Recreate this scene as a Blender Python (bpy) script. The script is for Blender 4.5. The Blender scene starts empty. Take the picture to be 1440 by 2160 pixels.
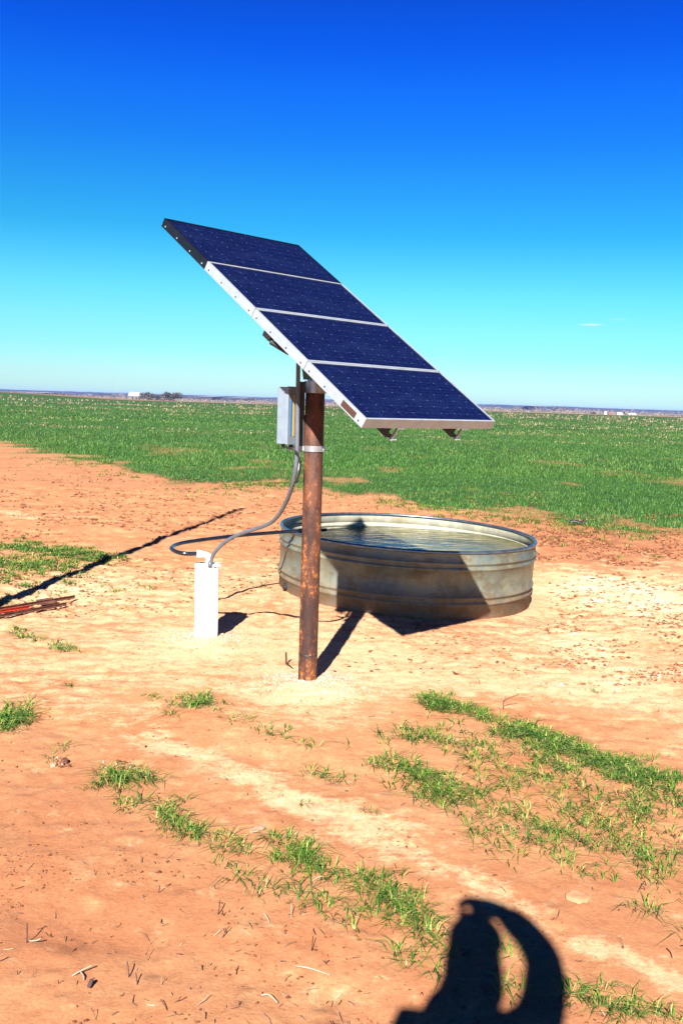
import bpy, bmesh, math, random
import numpy as np
from mathutils import Vector, Matrix
random.seed(7); rng = np.random.default_rng(11)
R = math.radians
SC = bpy.context.scene; COL = SC.collection

# ---------------------------------------------------------------- camera
CAM_H = 1.6; FPX = 1980.0; PITCH = R(6.7225); ROLL = R(1.79)
FW = np.array([0, math.cos(PITCH), -math.sin(PITCH)]); R0 = np.array([1., 0, 0]); U0 = np.cross(R0, FW)
cr, sr = math.cos(ROLL), math.sin(ROLL)
IX = R0*cr + U0*sr; IY = -R0*sr + U0*cr
cam = bpy.data.cameras.new('camera'); camo = bpy.data.objects.new('camera', cam); COL.objects.link(camo)
camo.matrix_world = Matrix(((IX[0], IY[0], -FW[0], 0), (IX[1], IY[1], -FW[1], 0), (IX[2], IY[2], -FW[2], CAM_H), (0, 0, 0, 1)))
cam.sensor_fit = 'VERTICAL'; cam.sensor_height = 36; cam.lens = 36*FPX/2160; cam.clip_start = 0.05; cam.clip_end = 20000
SC.camera = camo
# ---------------------------------------------------------------- sun, sky, exposure
SUN_AZ, SUN_EL = 10.2, 35.6          # azimuth the light travels towards, height of the sun
SDIR = np.array([math.sin(R(SUN_AZ))*math.cos(R(SUN_EL)), math.cos(R(SUN_AZ))*math.cos(R(SUN_EL)), -math.sin(R(SUN_EL))])
sl = bpy.data.lights.new('sun', 'SUN'); sl.energy = 5.0; sl.angle = R(0.55); sl.color = (1.0, 0.95, 0.88)
so = bpy.data.objects.new('sun', sl); COL.objects.link(so); so.rotation_euler = Vector(-SDIR).to_track_quat('Z', 'Y').to_euler(); so.location = (-3, -12, 9)
W = bpy.data.worlds.new('World'); SC.world = W; W.use_nodes = True
nt = W.node_tree; nt.nodes.clear()
def wn(t, **k):
    n = nt.nodes.new(t)
    for a, b in k.items(): setattr(n, a, b)
    return n
sky = wn('ShaderNodeTexSky'); sky.sky_type = 'NISHITA'; sky.sun_disc = False
sky.sun_elevation = R(SUN_EL); sky.sun_rotation = R(180 + SUN_AZ); sky.altitude = 300; sky.air_density = 1.0; sky.dust_density = 0.6; sky.ozone_density = 1.5
tc = wn('ShaderNodeTexCoord'); sep = wn('ShaderNodeSeparateXYZ'); nt.links.new(tc.outputs['Generated'], sep.inputs[0])
ramp = wn('ShaderNodeValToRGB'); ramp.color_ramp.interpolation = 'LINEAR'
nt.links.new(sep.outputs['Z'], ramp.inputs[0])
SKYSTOPS = [(0.0, (0.5439, 0.846, 1.0791)), (0.0227, (0.465, 0.7574, 0.9657)), (0.0506, (0.327, 0.7372, 0.8668)), (0.0802, (0.2773, 0.7402, 0.8336)), (0.1097, (0.2076, 0.7358, 0.8336)), (0.1392, (0.1354, 0.6573, 0.8646)), (0.1685, (0.0706, 0.5659, 0.8188)), (0.2147, (0.0487, 0.4773, 0.8998)), (0.2554, (0.031, 0.3867, 1.0043)), (0.2974, (0.0206, 0.3274, 1.1324)), (0.3371, (0.0118, 0.2435, 1.1283)), (0.3681, (0.0117, 0.2086, 1.0395)), (0.5299, (0.0027, 0.0538, 0.3541)), (0.866, (0.0016, 0.0263, 0.1934)), (1.0, (0.0014, 0.0179, 0.1426))] #SKYSTOPS
while len(ramp.color_ramp.elements) < len(SKYSTOPS): ramp.color_ramp.elements.new(0.5)
for e, (p, c) in zip(ramp.color_ramp.elements, SKYSTOPS): e.position = p
for e, (p, c) in zip(ramp.color_ramp.elements, SKYSTOPS): e.color = (*c, 1)
mul = wn('ShaderNodeMixRGB', blend_type='MULTIPLY'); mul.inputs[0].default_value = 1
nt.links.new(sky.outputs[0], mul.inputs[1]); nt.links.new(ramp.outputs[0], mul.inputs[2])
def wisp(px, py, lx, ly, fac, prev):      # a small streak of thin cirrus low in the sky
    d = FW + ((px-720)*IX - (py-1080)*IY)/FPX; d = d/np.linalg.norm(d); m = wn('ShaderNodeMapping', vector_type='POINT'); az = math.atan2(d[0], d[1])
    m.vector_type = 'POINT'; a = wn('ShaderNodeVectorMath', operation='SUBTRACT'); nt.links.new(tc.outputs['Generated'], a.inputs[0]); a.inputs[1].default_value = tuple(d)
    m.inputs['Scale'].default_value = (1/lx, 1/lx, 1/ly); nt.links.new(a.outputs[0], m.inputs[0]); ln = wn('ShaderNodeVectorMath', operation='LENGTH'); nt.links.new(m.outputs[0], ln.inputs[0])
    no = wn('ShaderNodeTexNoise'); no.inputs['Scale'].default_value = 60; mm = wn('ShaderNodeMapping'); mm.inputs['Scale'].default_value = (1, 1, 5); nt.links.new(tc.outputs['Generated'], mm.inputs[0]); nt.links.new(mm.outputs[0], no.inputs['Vector'])
    r_ = wn('ShaderNodeMapRange'); r_.interpolation_type = 'SMOOTHSTEP'; r_.inputs[1].default_value = 1; r_.inputs[2].default_value = 0; r_.inputs[4].default_value = fac; nt.links.new(ln.outputs['Value'], r_.inputs[0])
    q = wn('ShaderNodeMath', operation='MULTIPLY'); nt.links.new(r_.outputs[0], q.inputs[0]); nt.links.new(no.outputs[0], q.inputs[1])
    x = wn('ShaderNodeMixRGB'); nt.links.new(q.outputs[0], x.inputs[0]); nt.links.new(prev, x.inputs[1]); x.inputs[2].default_value = (5.6, 6.0, 6.0, 1); return x.outputs[0]
skyc = wisp(1245, 685, .016, .0016, 1.3, mul.outputs[0]); skyc = wisp(1300, 674, .018, .0022, .35, skyc)
bg = wn('ShaderNodeBackground'); bg.inputs[1].default_value = 0.05
wo = wn('ShaderNodeOutputWorld'); nt.links.new(skyc, bg.inputs[0]); nt.links.new(bg.outputs[0], wo.inputs[0])
SC.view_settings.view_transform = 'Standard'; SC.view_settings.look = 'None'; SC.view_settings.gamma = 1; SC.view_settings.use_curve_mapping = False
SC.view_settings.exposure = 1.7
SC.render.engine = 'CYCLES'

# ---------------------------------------------------------------- helpers
def proj(P):
    P = np.atleast_2d(np.asarray(P, float)) - np.array([0, 0, CAM_H]); z = P@FW; z = np.where(z < 0.05, 0.05, z)
    return np.stack([720 + FPX*(P@IX)/z, 1080 - FPX*(P@IY)/z], 1)
def gp(px, py, z=0.0):
    d = FW + ((px-720)*IX - (py-1080)*IY)/FPX
    return np.array([0, 0, CAM_H]) + (z-CAM_H)/d[2]*d
def aty(px, py, y):
    d = FW + ((px-720)*IX - (py-1080)*IY)/FPX
    return np.array([0, 0, CAM_H]) + y/d[1]*d
def _h(i, j, s):
    n = (i.astype(np.int64)*374761393 + j.astype(np.int64)*668265263 + s*1442695041) & 0xffffffff
    n = ((n ^ (n >> 13))*1274126177) & 0xffffffff
    return ((n ^ (n >> 16)) & 0xffff)/65535.0
def vn(x, y, s=0):
    x = np.asarray(x, float); y = np.asarray(y, float); i = np.floor(x); j = np.floor(y); u = x-i; v = y-j
    u = u*u*(3-2*u); v = v*v*(3-2*v); i = i.astype(np.int64); j = j.astype(np.int64)
    return (_h(i, j, s)*(1-u) + _h(i+1, j, s)*u)*(1-v) + (_h(i, j+1, s)*(1-u) + _h(i+1, j+1, s)*u)*v
def fbm(x, y, s=0, o=4, g=0.5):
    r = 0; a = 1; t = 0
    for k in range(o):
        r = r + a*vn(np.asarray(x)*2**k + 17.3*k, np.asarray(y)*2**k - 9.1*k, s+k); t += a; a *= g
    return r/t
def ss(a, b, x):
    t = np.clip((np.asarray(x, float)-a)/(b-a), 0, 1); return t*t*(3-2*t)

ALB = .575; HAZE = .00008
def mat(name, col=(.5, .5, .5), rough=.6, metal=0.0, spec=.5):
    if 'white' not in name: col = tuple(v*ALB for v in col)
    m = bpy.data.materials.new(name); m.use_nodes = True; b = m.node_tree.nodes['Principled BSDF']
    b.inputs['Base Color'].default_value = (*col, 1); b.inputs['Roughness'].default_value = rough; b.inputs['Metallic'].default_value = metal
    b.inputs['Specular IOR Level'].default_value = spec
    return m
class NB:
    def __init__(s, m): s.m = m; s.t = m.node_tree; s.b = s.t.nodes['Principled BSDF']
    def n(s, ty, **k):
        n = s.t.nodes.new(ty)
        for a, b in k.items():
            if hasattr(n, a): setattr(n, a, b)
        return n
    def l(s, a, b): s.t.links.new(a, b)
    def noise(s, scale, detail=4, rough=.6, vec=None, dist=0):
        n = s.n('ShaderNodeTexNoise'); n.inputs['Scale'].default_value = scale; n.inputs['Detail'].default_value = detail
        n.inputs['Roughness'].default_value = rough; n.inputs['Distortion'].default_value = dist
        if vec is None: vec = s.obj()
        s.l(vec, n.inputs['Vector']); return n.outputs['Fac']
    def obj(s): 
        if not hasattr(s, 'o'): s.o = s.n('ShaderNodeTexCoord').outputs['Object']
        return s.o
    def scale(s, x, y, z, vec=None):
        n = s.n('ShaderNodeMapping'); n.inputs['Scale'].default_value = (x, y, z); s.l(vec or s.obj(), n.inputs['Vector']); return n.outputs[0]
    def rng(s, v, a, b, c=0, d=1):
        n = s.n('ShaderNodeMapRange'); n.interpolation_type = 'SMOOTHSTEP'
        for i, q in enumerate((a, b, c, d)): n.inputs[i+1].default_value = q
        s.l(v, n.inputs[0]); return n.outputs[0]
    def mix(s, f, a, b, mode='MIX'):
        n = s.n('ShaderNodeMixRGB', blend_type=mode)
        for i, v in enumerate((f, a, b)):
            if hasattr(v, 'is_linked'): s.l(v, n.inputs[i])
            elif i == 0: n.inputs[0].default_value = v
            else: n.inputs[i].default_value = (*(v if 'white' in s.m.name else [q*ALB for q in v]), 1)
        return n.outputs[0]
    def math(s, op, a, b=0):
        n = s.n('ShaderNodeMath', operation=op)
        for i, v in enumerate((a, b)):
            if hasattr(v, 'is_linked'): s.l(v, n.inputs[i])
            else: n.inputs[i].default_value = v
        return n.outputs[0]
    def attr(s, name):
        n = s.n('ShaderNodeAttribute'); n.attribute_name = name; return n
    def color(s, c): s.l(c, s.b.inputs['Base Color'])
    def bump(s, h, st=.3, dist=.01):
        n = s.n('ShaderNodeBump'); n.inputs['Strength'].default_value = st; n.inputs['Distance'].default_value = dist
        s.l(h, n.inputs['Height']); s.l(n.outputs[0], s.b.inputs['Normal'])

def tag(o, label=None, cat=None, group=None, kind=None):
    if label: o['label'] = label
    if cat: o['category'] = cat
    if group: o['group'] = group
    if kind: o['kind'] = kind
    return o
def thing(name, loc, label, cat, group=None, rz=0):
    o = bpy.data.objects.new(name, None); COL.objects.link(o); o.location = loc; o.rotation_euler = (0, 0, rz); o.empty_display_size = .1
    return tag(o, label, cat, group)
def put(name, me, m, parent=None, smooth=False):
    if m is not None and not me.materials: me.materials.append(m)
    if smooth: me.polygons.foreach_set('use_smooth', [True]*len(me.polygons))
    o = bpy.data.objects.new(name, me); COL.objects.link(o)
    if parent: o.parent = parent
    return o
def obj(name, bm, m, parent=None, smooth=False, bevel=0):
    me = bpy.data.meshes.new(name)
    bmesh.ops.recalc_face_normals(bm, faces=bm.faces); bm.to_mesh(me); bm.free()
    o = put(name, me, m, parent, smooth)
    if bevel:
        b = o.modifiers.new('bevel', 'BEVEL'); b.width = bevel; b.segments = 2; b.limit_method = 'ANGLE'
    return o
def trimesh(name, V, T, mats, tint=None, matidx=None, parent=None, smooth=False):
    me = bpy.data.meshes.new(name); V = np.asarray(V, np.float32); T = np.asarray(T, np.int32)
    k = T.shape[1]
    me.vertices.add(len(V)); me.vertices.foreach_set('co', V.ravel()); me.loops.add(T.size); me.loops.foreach_set('vertex_index', T.ravel())
    me.polygons.add(len(T)); me.polygons.foreach_set('loop_start', np.arange(0, T.size, k, dtype=np.int32))
    if smooth: me.polygons.foreach_set('use_smooth', np.ones(len(T), bool))
    for m in mats: me.materials.append(m)
    if tint is not None:
        a = me.attributes.new('tint', 'FLOAT', 'POINT'); a.data.foreach_set('value', np.asarray(tint, np.float32))
    me.update(calc_edges=True)
    return put(name, me, None, parent)
def box(bm, c, d, M=None):
    r = bmesh.ops.create_cube(bm, size=1); 
    T = Matrix.Translation(c) @ Matrix.Diagonal((*d, 1))
    if M is not None: T = M @ T
    bmesh.ops.transform(bm, matrix=T, verts=r['verts']); return bm
def cyl(bm, p, q, r, n=24, r2=None, caps=True):
    p = Vector(p); q = Vector(q); d = q-p
    g = bmesh.ops.create_cone(bm, cap_ends=caps, segments=n, radius1=r, radius2=r if r2 is None else r2, depth=d.length)
    bmesh.ops.transform(bm, matrix=Matrix.Translation((p+q)/2) @ d.to_track_quat('Z', 'Y').to_matrix().to_4x4(), verts=g['verts']); return bm
def spline(pts, n=10):
    P = [Vector(p) for p in pts]; P = [P[0]*2-P[1]] + P + [P[-1]*2-P[-2]]; out = []
    for i in range(1, len(P)-2):
        for k in range(n):
            t = k/n; a, b, c, d = P[i-1:i+3]
            out.append(.5*((2*b)+(c-a)*t+(2*a-5*b+4*c-d)*t*t+(3*b-a-3*c+d)*t**3))
    return out + [P[-2]]
def tube(bm, pts, r, n=10, caps=True):
    pts = [Vector(p) for p in pts]; rr = r if isinstance(r, (list, tuple)) else [r]*len(pts)
    t0 = (pts[1]-pts[0]).normalized(); up = Vector((0, 0, 1)) if abs(t0.z) < .9 else Vector((1, 0, 0)); u = t0.cross(up).normalized(); rings = []
    for i, p in enumerate(pts):
        t = (pts[min(i+1, len(pts)-1)]-pts[max(i-1, 0)]).normalized(); u = (u - t*u.dot(t)).normalized(); v = t.cross(u)
        rings.append([bm.verts.new(p + (u*math.cos(2*math.pi*k/n)+v*math.sin(2*math.pi*k/n))*rr[i]) for k in range(n)])
    for a, b in zip(rings, rings[1:]):
        for k in range(n): bm.faces.new((a[k], a[(k+1) % n], b[(k+1) % n], b[k]))
    if caps: bm.faces.new(rings[0][::-1]); bm.faces.new(rings[-1])
    return bm
def lathe(bm, prof, n=128, closed=False):
    rings = [[bm.verts.new((r*math.cos(2*math.pi*k/n), r*math.sin(2*math.pi*k/n), z)) for k in range(n)] for r, z in prof]
    pr = list(zip(rings, rings[1:])) + ([(rings[-1], rings[0])] if closed else [])
    for a, b in pr:
        for k in range(n): bm.faces.new((a[k], a[(k+1) % n], b[(k+1) % n], b[k]))
    return bm

# ---------------------------------------------------------------- ground height and zones
POLE = (-0.164, 5.197); WELL = (-0.872, 6.10); TANK = (0.554, 7.964); TR = 1.085
EDGE = [(-60, 60), (-14, 31), (-10.5, 28.7), (-7.35, 24.1), (-5.3, 21.8), (-3.4, 17.6), (-2.55, 17.1), (-1.2, 18.2), (-0.2, 16.8), (1.07, 15.2), (2.0, 13.9), (2.6, 13.4), (4.5, 12.2), (9, 9.8), (30, 2)]
EX = np.array([e[0] for e in EDGE]); EY = np.array([e[1] for e in EDGE])
def field_mask(x, y):
    e = np.interp(x, EX, EY); n = (fbm(x*1.3, y*.7, 40, 4)-.5)
    d = (y-e)/np.maximum(1, e/14) + n*2.6
    m = ss(-.25, .7, d)
    gaps = ss(.60, .72, fbm(x*.8+5, y*.5, 51, 4))*ss(40, 17, y)
    return m*(1-.7*gaps)
def blob(q, cx, cy, sx, sy, ang=0):
    a = R(ang); dx = q[:, 0]-cx; dy = q[:, 1]-cy; u = dx*math.cos(a)+dy*math.sin(a); v = -dx*math.sin(a)+dy*math.cos(a)
    return np.exp(-(u/sx)**2-(v/sy)**2)
def tanh_r(x, y): return np.hypot(x-TANK[0], y-TANK[1])
def gz(x, y):
    x = np.asarray(x, float); y = np.asarray(y, float)
    near = ss(30, 14, np.hypot(x, y))
    z = near*((fbm(x*.6, y*.6, 1, 3)-.5)*.05 + (fbm(x*3, y*3, 5, 4)-.5)*.022)
    rough = ss(9, 12, y)*ss(26, 16, y)
    z = z + rough*(fbm(x*6, y*6, 9, 3)-.5)*.05 + near*ss(4.6, 7.0, y)*(fbm(x*8, y*8, 12, 4)-.5)*.05 + near*(vn(x*28, y*28, 14)-.5)*.005 + near*(fbm(x*13, y*13, 16, 3)-.5)*.018 - near*.018*np.exp(-((np.mod(y+.38*x+.05*np.sin(x*2), 1.55)-.8)/.13)**2)*ss(5, 4, y)
    rp = np.hypot(x-POLE[0], y-POLE[1]); rw = np.hypot(x-WELL[0], y-WELL[1]); rt = tanh_r(x, y)
    flat = (1 - np.exp(-(rp/.5)**2) - np.exp(-(rw/.45)**2))*(1-.85*np.exp(-((rt-TR)/.22)**2))*np.where(rt < TR, .1, 1); z = z*np.clip(flat, 0, 1)
    z = z + .03*np.exp(-(rp/.22)**2)*(1+.8*(fbm(x*9, y*9, 21, 3)-.5)) + .035*np.exp(-(rw/.2)**2)*(1+.9*(fbm(x*9, y*9, 22, 3)-.5))
    z = z + .018*ss(TR+.25, TR, rt)*(.5+.8*fbm(x*1.5, y*1.5, 30, 2))*ss(TR-.25, TR-.1, rt) - np.clip(x-TANK[0], -1.3, 1.3)*.042*ss(TR+1.0, TR, rt) - .012*ss(TR+.6, TR, rt)
    z = z + 1.25*ss(-60, -108, x)*ss(90, 270, y)*ss(420, 285, y)
    z = z - 1.3*ss(290, 480, y) - 3.7*ss(480, 1300, y)
    return z

# ---------------------------------------------------------------- materials
def m_ground():
    m = mat('sandy soil', (.5, .25, .12), .95, spec=.15); N = NB(m)
    pale = N.attr('pale').outputs['Fac']; red = N.attr('red').outputs['Fac']; grn = N.attr('field').outputs['Fac']
    n1 = N.noise(1.6, 6, .65); n2 = N.noise(9, 5, .7); n3 = N.noise(70, 3, .7); n4 = N.noise(2.0, 6, .7, N.scale(1.0, 3.2, 1), 1.0); n5 = N.noise(28, 4, .75)
    c = N.mix(N.rng(n1, .35, .65), (.62, .26, .112), (.75, .37, .175))
    c = N.mix(N.rng(n2, .45, .7, 0, .6), c, (.86, .52, .25))
    c = N.mix(N.math('MULTIPLY', red, N.rng(n2, .2, .6, .4, 1)), c, (.50, .19, .088))
    pv = N.math('ADD', pale, N.math('MULTIPLY', N.math('SUBTRACT', n2, .5), 1.1)); pv = N.math('ADD', pv, N.math('MULTIPLY', N.math('SUBTRACT', n4, .5), 1.6)); pv = N.math('ADD', pv, N.math('MULTIPLY', N.math('SUBTRACT', n5, .5), 1.5))
    c = N.mix(N.rng(pv, .15, .75), c, (.93, .63, .35))
    c = N.mix(N.rng(pv, .75, 1.3), c, (1.05, .88, .62))
    c = N.mix(N.rng(n5, .56, .70, 0, .5), c, (.34, .12, .055))
    c = N.mix(N.rng(n3, .3, .7, .0, .3), c, (.30, .11, .055))
    # wheat field floor
    g1 = N.noise(2.2, 6, .75); g2 = N.noise(.25, 5, .7, N.scale(1, .35, 1)); g3 = N.noise(.9, 5, .8, N.scale(.8, .8, 1))
    gc = N.mix(N.rng(g1, .38, .62), (.032, .10, .016), (.075, .18, .03))
    gc = N.mix(N.rng(g2, .50, .68, 0, .55), gc, (.17, .17, .05)); g4 = N.noise(.05, 4, .6, N.scale(.6, 2, 1)); gc = N.mix(N.rng(g4, .4, .62, 0, .5), gc, (.022, .075, .018))
    gc = N.mix(N.rng(g3, .66, .74, 0, .5), gc, (.30, .28, .15))
    c = N.mix(grn, c, gc)
    # land beyond the field
    sp = N.n('ShaderNodeSeparateXYZ'); N.l(N.obj(), sp.inputs[0]); Y = sp.outputs['Y']
    f1 = N.noise(.006, 4, .6, N.scale(1, .4, 1))
    yn = N.math('ADD', Y, N.math('MULTIPLY', f1, 60))
    c = N.mix(N.rng(yn, 300, 312), c, (.36, .19, .11))
    c = N.mix(N.rng(yn, 420, 520), c, (.30, .24, .16))
    c = N.mix(N.rng(yn, 1300, 1700), c, (.10, .11, .07))
    N.color(c)
    hb = N.math('ADD', N.math('MULTIPLY', n3, .35), N.math('MULTIPLY', n5, .65)); N.bump(hb, .45, .012)
    return m
def m_blade(name, ca, cb, cc):
    m = mat(name, ca, .55, spec=.25); N = NB(m); t = N.attr('tint').outputs['Fac']
    c = N.mix(N.rng(t, 0, .55), ca, cb); c = N.mix(N.rng(t, .6, 1), c, cc); N.color(c)
    return m
M_GROUND = m_ground()
M_GRASS = m_blade('tuft blades', (.016, .095, .012), (.14, .28, .03), (.60, .50, .17))
M_WHEAT = m_blade('wheat blades', (.030, .115, .018), (.085, .215, .032), (.34, .36, .12))
M_STRAW = m_blade('dry straw', (.06, .03, .025), (.24, .13, .07), (.60, .46, .30))
def m_clod():
    m = mat('soil clods', (.4, .2, .1), .95, spec=.15); N = NB(m); t = N.attr('tint').outputs['Fac']
    c = N.mix(N.rng(t, .1, .7), (.20, .07, .035), (.46, .20, .095)); c = N.mix(N.rng(t, .7, .95), c, (.75, .62, .46)); N.color(c); return m
M_CLOD = m_clod()
def m_gravel():
    m = mat('pale gravel', (.7, .65, .6), .9, spec=.2); N = NB(m); t = N.attr('tint').outputs['Fac']
    c = N.mix(N.rng(t, 0, .5), (.38, .25, .18), (.66, .56, .45)); c = N.mix(N.rng(t, .6, 1), c, (.84, .78, .70)); N.color(c); return m
M_GRAVEL = m_gravel()

# ---------------------------------------------------------------- the ground: one sheet to the horizon
def axis(segs):
    out = [segs[0][0]]
    for a, b, s in segs:
        n = max(1, int(round((b-a)/s))); out += list(np.linspace(a, b, n+1)[1:])
    return np.array(out)
def geom(a, b, r):
    n = int(math.log(b/a)/math.log(r))+1; return a*(b/a)**(np.arange(1, n+1)/n)
gx = axis([(-1.2, 1.2, .016)]); gx = np.concatenate([gx, 1.2+np.cumsum(np.linspace(.018, .045, 130))]); xm = gx[-1]
gx = np.concatenate([gx, geom(xm, 6000, 1.06)]); gx = np.unique(np.concatenate([-gx, gx]))
gy = np.concatenate([[-6000, -1500, -300, -60, -20, -8, -3, -1, 0, .6, 1.1, 1.5], axis([(1.55, 4.5, .014), (4.5, 9.5, .022), (9.5, 16, .04)])])
gy = np.concatenate([gy, geom(16, 6000, 1.02)])
X, Y = np.meshgrid(gx, gy); nx, ny = len(gx), len(gy); X = X.ravel(); Y = Y.ravel(); Z = gz(X, Y)
idx = np.arange(nx*ny).reshape(ny, nx); F = np.stack([idx[:-1, :-1], idx[:-1, 1:], idx[1:, 1:], idx[1:, :-1]], -1).reshape(-1, 4)
ground = trimesh('ground', np.stack([X, Y, Z], 1), F, [M_GROUND], smooth=True)
def zones(x, y):
    x = np.asarray(x, float); y = np.asarray(y, float); q = proj(np.stack([x, np.maximum(y, .9), 0*x], 1))
    w = (fbm(x*1.1, y*1.1, 70, 4)-.5)*140; w2 = (fbm(x*1.1, y*1.1, 80, 4)-.5)*90; q = q + np.stack([w, w2], 1)
    pale = .45*ss(1130, 1230, q[:, 1])*ss(1560, 1400, q[:, 1])
    for a in [(1260, 1230, 190, 40, 8, .5), (1380, 1290, 130, 40, 15, .4), (1240, 1370, 90, 30, 20, .5), (1330, 1470, 180, 30, 12, .5), (650, 1455, 110, 50, 0, .45), (440, 1355, 110, 35, 0, .3),
              (380, 1560, 130, 30, 15, .55), (560, 1650, 140, 35, 22, .7), (760, 1750, 180, 45, 12, .6), (1000, 1860, 180, 30, 22, .4), (1330, 2020, 260, 35, 22, .65), (150, 1240, 160, 20, 8, .35), (60, 1090, 90, 15, 5, .5), (900, 1420, 300, 40, 8, .25), (1440, 1560, 160, 40, 10, .3)]:
        pale = pale + a[5]*blob(q, *a[:5])
    red = (.30+.35*ss(900, 1200, q[:, 0]))*ss(1185, 1090, q[:, 1]) + .38*ss(1450, 1850, q[:, 1])
    for a in [(1300, 1150, 260, 32, 8, .8), (860, 1320, 280, 22, 0, .6), (1100, 1300, 80, 40, 0, .5), (130, 1680, 200, 120, 0, .45), (120, 1980, 260, 80, 0, .5), (1290, 1920, 140, 40, 20, .4), (1250, 1420, 150, 15, 12, .4)]:
        red = red + a[5]*blob(q, *a[:5])
    red = red*(1-.55*ss(.5, 1, pale))
    return np.clip(pale, 0, 1.3), np.clip(red, 0, 1)
pa, rd = zones(X, Y); fm = field_mask(X, Y)
for nm, v in (('pale', pa), ('red', rd), ('field', fm)):
    a = ground.data.attributes.new(nm, 'FLOAT', 'POINT'); a.data.foreach_set('value', v.astype(np.float32))
tag(ground, kind='structure')

# ---------------------------------------------------------------- wheat field blades
def blades(P, h, w, lean, az, tint, seg=1):
    """P (n,3) roots; curved tapering blades"""
    n = len(P); d = np.stack([np.cos(az), np.sin(az), 0*az], 1); s = np.stack([-np.sin(az), np.cos(az), 0*az], 1)*(w/2)[:, None]; up = np.array([0, 0, 1.])
    V = [P-s, P+s]; 
    if seg == 1:
        tip = P + d*(lean*h)[:, None] + up*h[:, None]; V.append(tip); VV = np.stack(V, 1).reshape(-1, 3); b = np.arange(n)[:, None]*3
        return VV, b + np.array([[0, 1, 2]]), np.repeat(tint, 3)
    m = P + d*(lean*h*.25)[:, None] + up*(h*.6)[:, None]; tip = P + d*(lean*h)[:, None] + up*(h*(1-.35*np.minimum(lean, 1.8)))[:, None]
    V += [m+s*.85, m-s*.85, tip]; VV = np.stack(V, 1).reshape(-1, 3); b = np.arange(n)[:, None]*5
    T = np.concatenate([b+np.array([[0, 1, 2]]), b+np.array([[0, 2, 3]]), b+np.array([[3, 2, 4]])], 0)
    return VV, T, np.repeat(tint, 5)
def scatter_field(n, y0, y1, hh, ww, seed, thr=.5, pw=1.0):
    r = np.random.default_rng(seed); y = y0*(y1/y0)**(r.random(n)**pw); x = (r.random(n)*2-1)*(y*.42+2.5)
    m = field_mask(x, y)*(.35+.9*fbm(x*1.5, y*.8, 90, 3)); k = m > r.random(n)*thr*2; x = x[k]; y = y[k]; n = len(x)
    P = np.stack([x, y, gz(x, y)-.004], 1); h = hh*(.5+r.random(n)); 
    return blades(P, h, ww*(.6+.8*r.random(n)), r.random(n)*1.1, r.random(n)*6.283, np.clip(r.random(n)*.75+.35*(fbm(x*.5, y*.3, 95, 3)-.4), 0, 1))
A = [scatter_field(170000, 11, 24, .05, .010, 1), scatter_field(150000, 22, 60, .07, .020, 2), scatter_field(60000, 55, 150, .09, .05, 3)]
def cat(L):
    o = 0; VV = []; TT = []; tt = []
    for V, T, t in L: VV.append(V); TT.append(T+o); tt.append(t); o += len(V)
    return np.concatenate(VV), np.concatenate(TT), np.concatenate(tt)
V, T, t = cat(A)
tag(trimesh('wheat_field', V, T, [M_WHEAT], tint=t), 'low green winter wheat covering the flat field behind the tank', 'wheat', kind='stuff')
# pale stubble flecks standing in the wheat
r = np.random.default_rng(5); n = 42000; y = 42*(230/42)**r.random(n); x = (r.random(n)*2-1)*(y*.42+2)
k = (fbm(x*.05, y*.14, 110, 3) > .50) & (fbm(x*.9, y*.5, 120, 2) > .56) & (field_mask(x, y) > .6); x = x[k]; y = y[k]; n = len(x)
V, T, t = blades(np.stack([x, y, gz(x, y)], 1), (.05+.06*r.random(n))*(y/60)**.9, .0009*y*(.5+r.random(n)), r.random(n), r.random(n)*6.28, .6+.4*r.random(n))
tag(trimesh('straw_stubble', V, T, [M_STRAW], tint=t), 'pale dry straw stubble showing in streaks among the green wheat', 'stubble', kind='stuff')

# ---------------------------------------------------------------- grass tufts on the sand
def tufts(centres, blades_per, size, seed, hh=.052, spread=.03):
    r = np.random.default_rng(seed); C = np.asarray(centres, float); n = len(C)
    k = np.maximum(2, (1.45*blades_per*(.4+1.2*r.random(n))).astype(int)); i = np.repeat(np.arange(n), k); N = len(i)
    az = r.random(N)*6.283; rad = spread*np.sqrt(r.random(N)); x = C[i, 0]+np.cos(az)*rad; y = C[i, 1]+np.sin(az)*rad
    az = az + r.normal(0, .7, N); base = r.random(n)[i]
    P = np.stack([x, y, gz(x, y)-.003], 1); h = hh*size*(.35+.9*r.random(N))
    return blades(P, h, (.0030+.0008*np.clip(C[i, 1]-2.5, 0, 6))*size*(.6+.7*r.random(N)), np.clip(.7+2.0*r.random(N), 0, 2.5), az, np.clip(.55*r.random(N)+.35*base+.4*(r.random(N) > .86), 0, 1), seg=2)
def band(pts, width, n, seed, jitter=.0):
    """random ground points along a polyline given in photo coordinates"""
    r = np.random.default_rng(seed); W_ = np.array([gp(*p)[:2] for p in pts]); d = np.hypot(*np.diff(W_, axis=0).T); cum = np.r_[0, np.cumsum(d)]
    s = r.random(n)*cum[-1]; j = np.clip(np.searchsorted(cum, s)-1, 0, len(d)-1); u = (s-cum[j])/d[j]; p = W_[j]*(1-u)[:, None]+W_[j+1]*u[:, None]
    q = p + r.normal(0, 1, (n, 2))*width; keep = fbm(q[:, 0]*7, q[:, 1]*7, seed+200, 3) > .42+jitter
    return q[keep]
L = []
def B(pts, width, n, per=7, size=1.0, jitter=0., hh=.046):
    s = 300+len(L); L.append(tufts(band(pts, width, n, s, jitter), per, size, s+50, hh))
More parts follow.
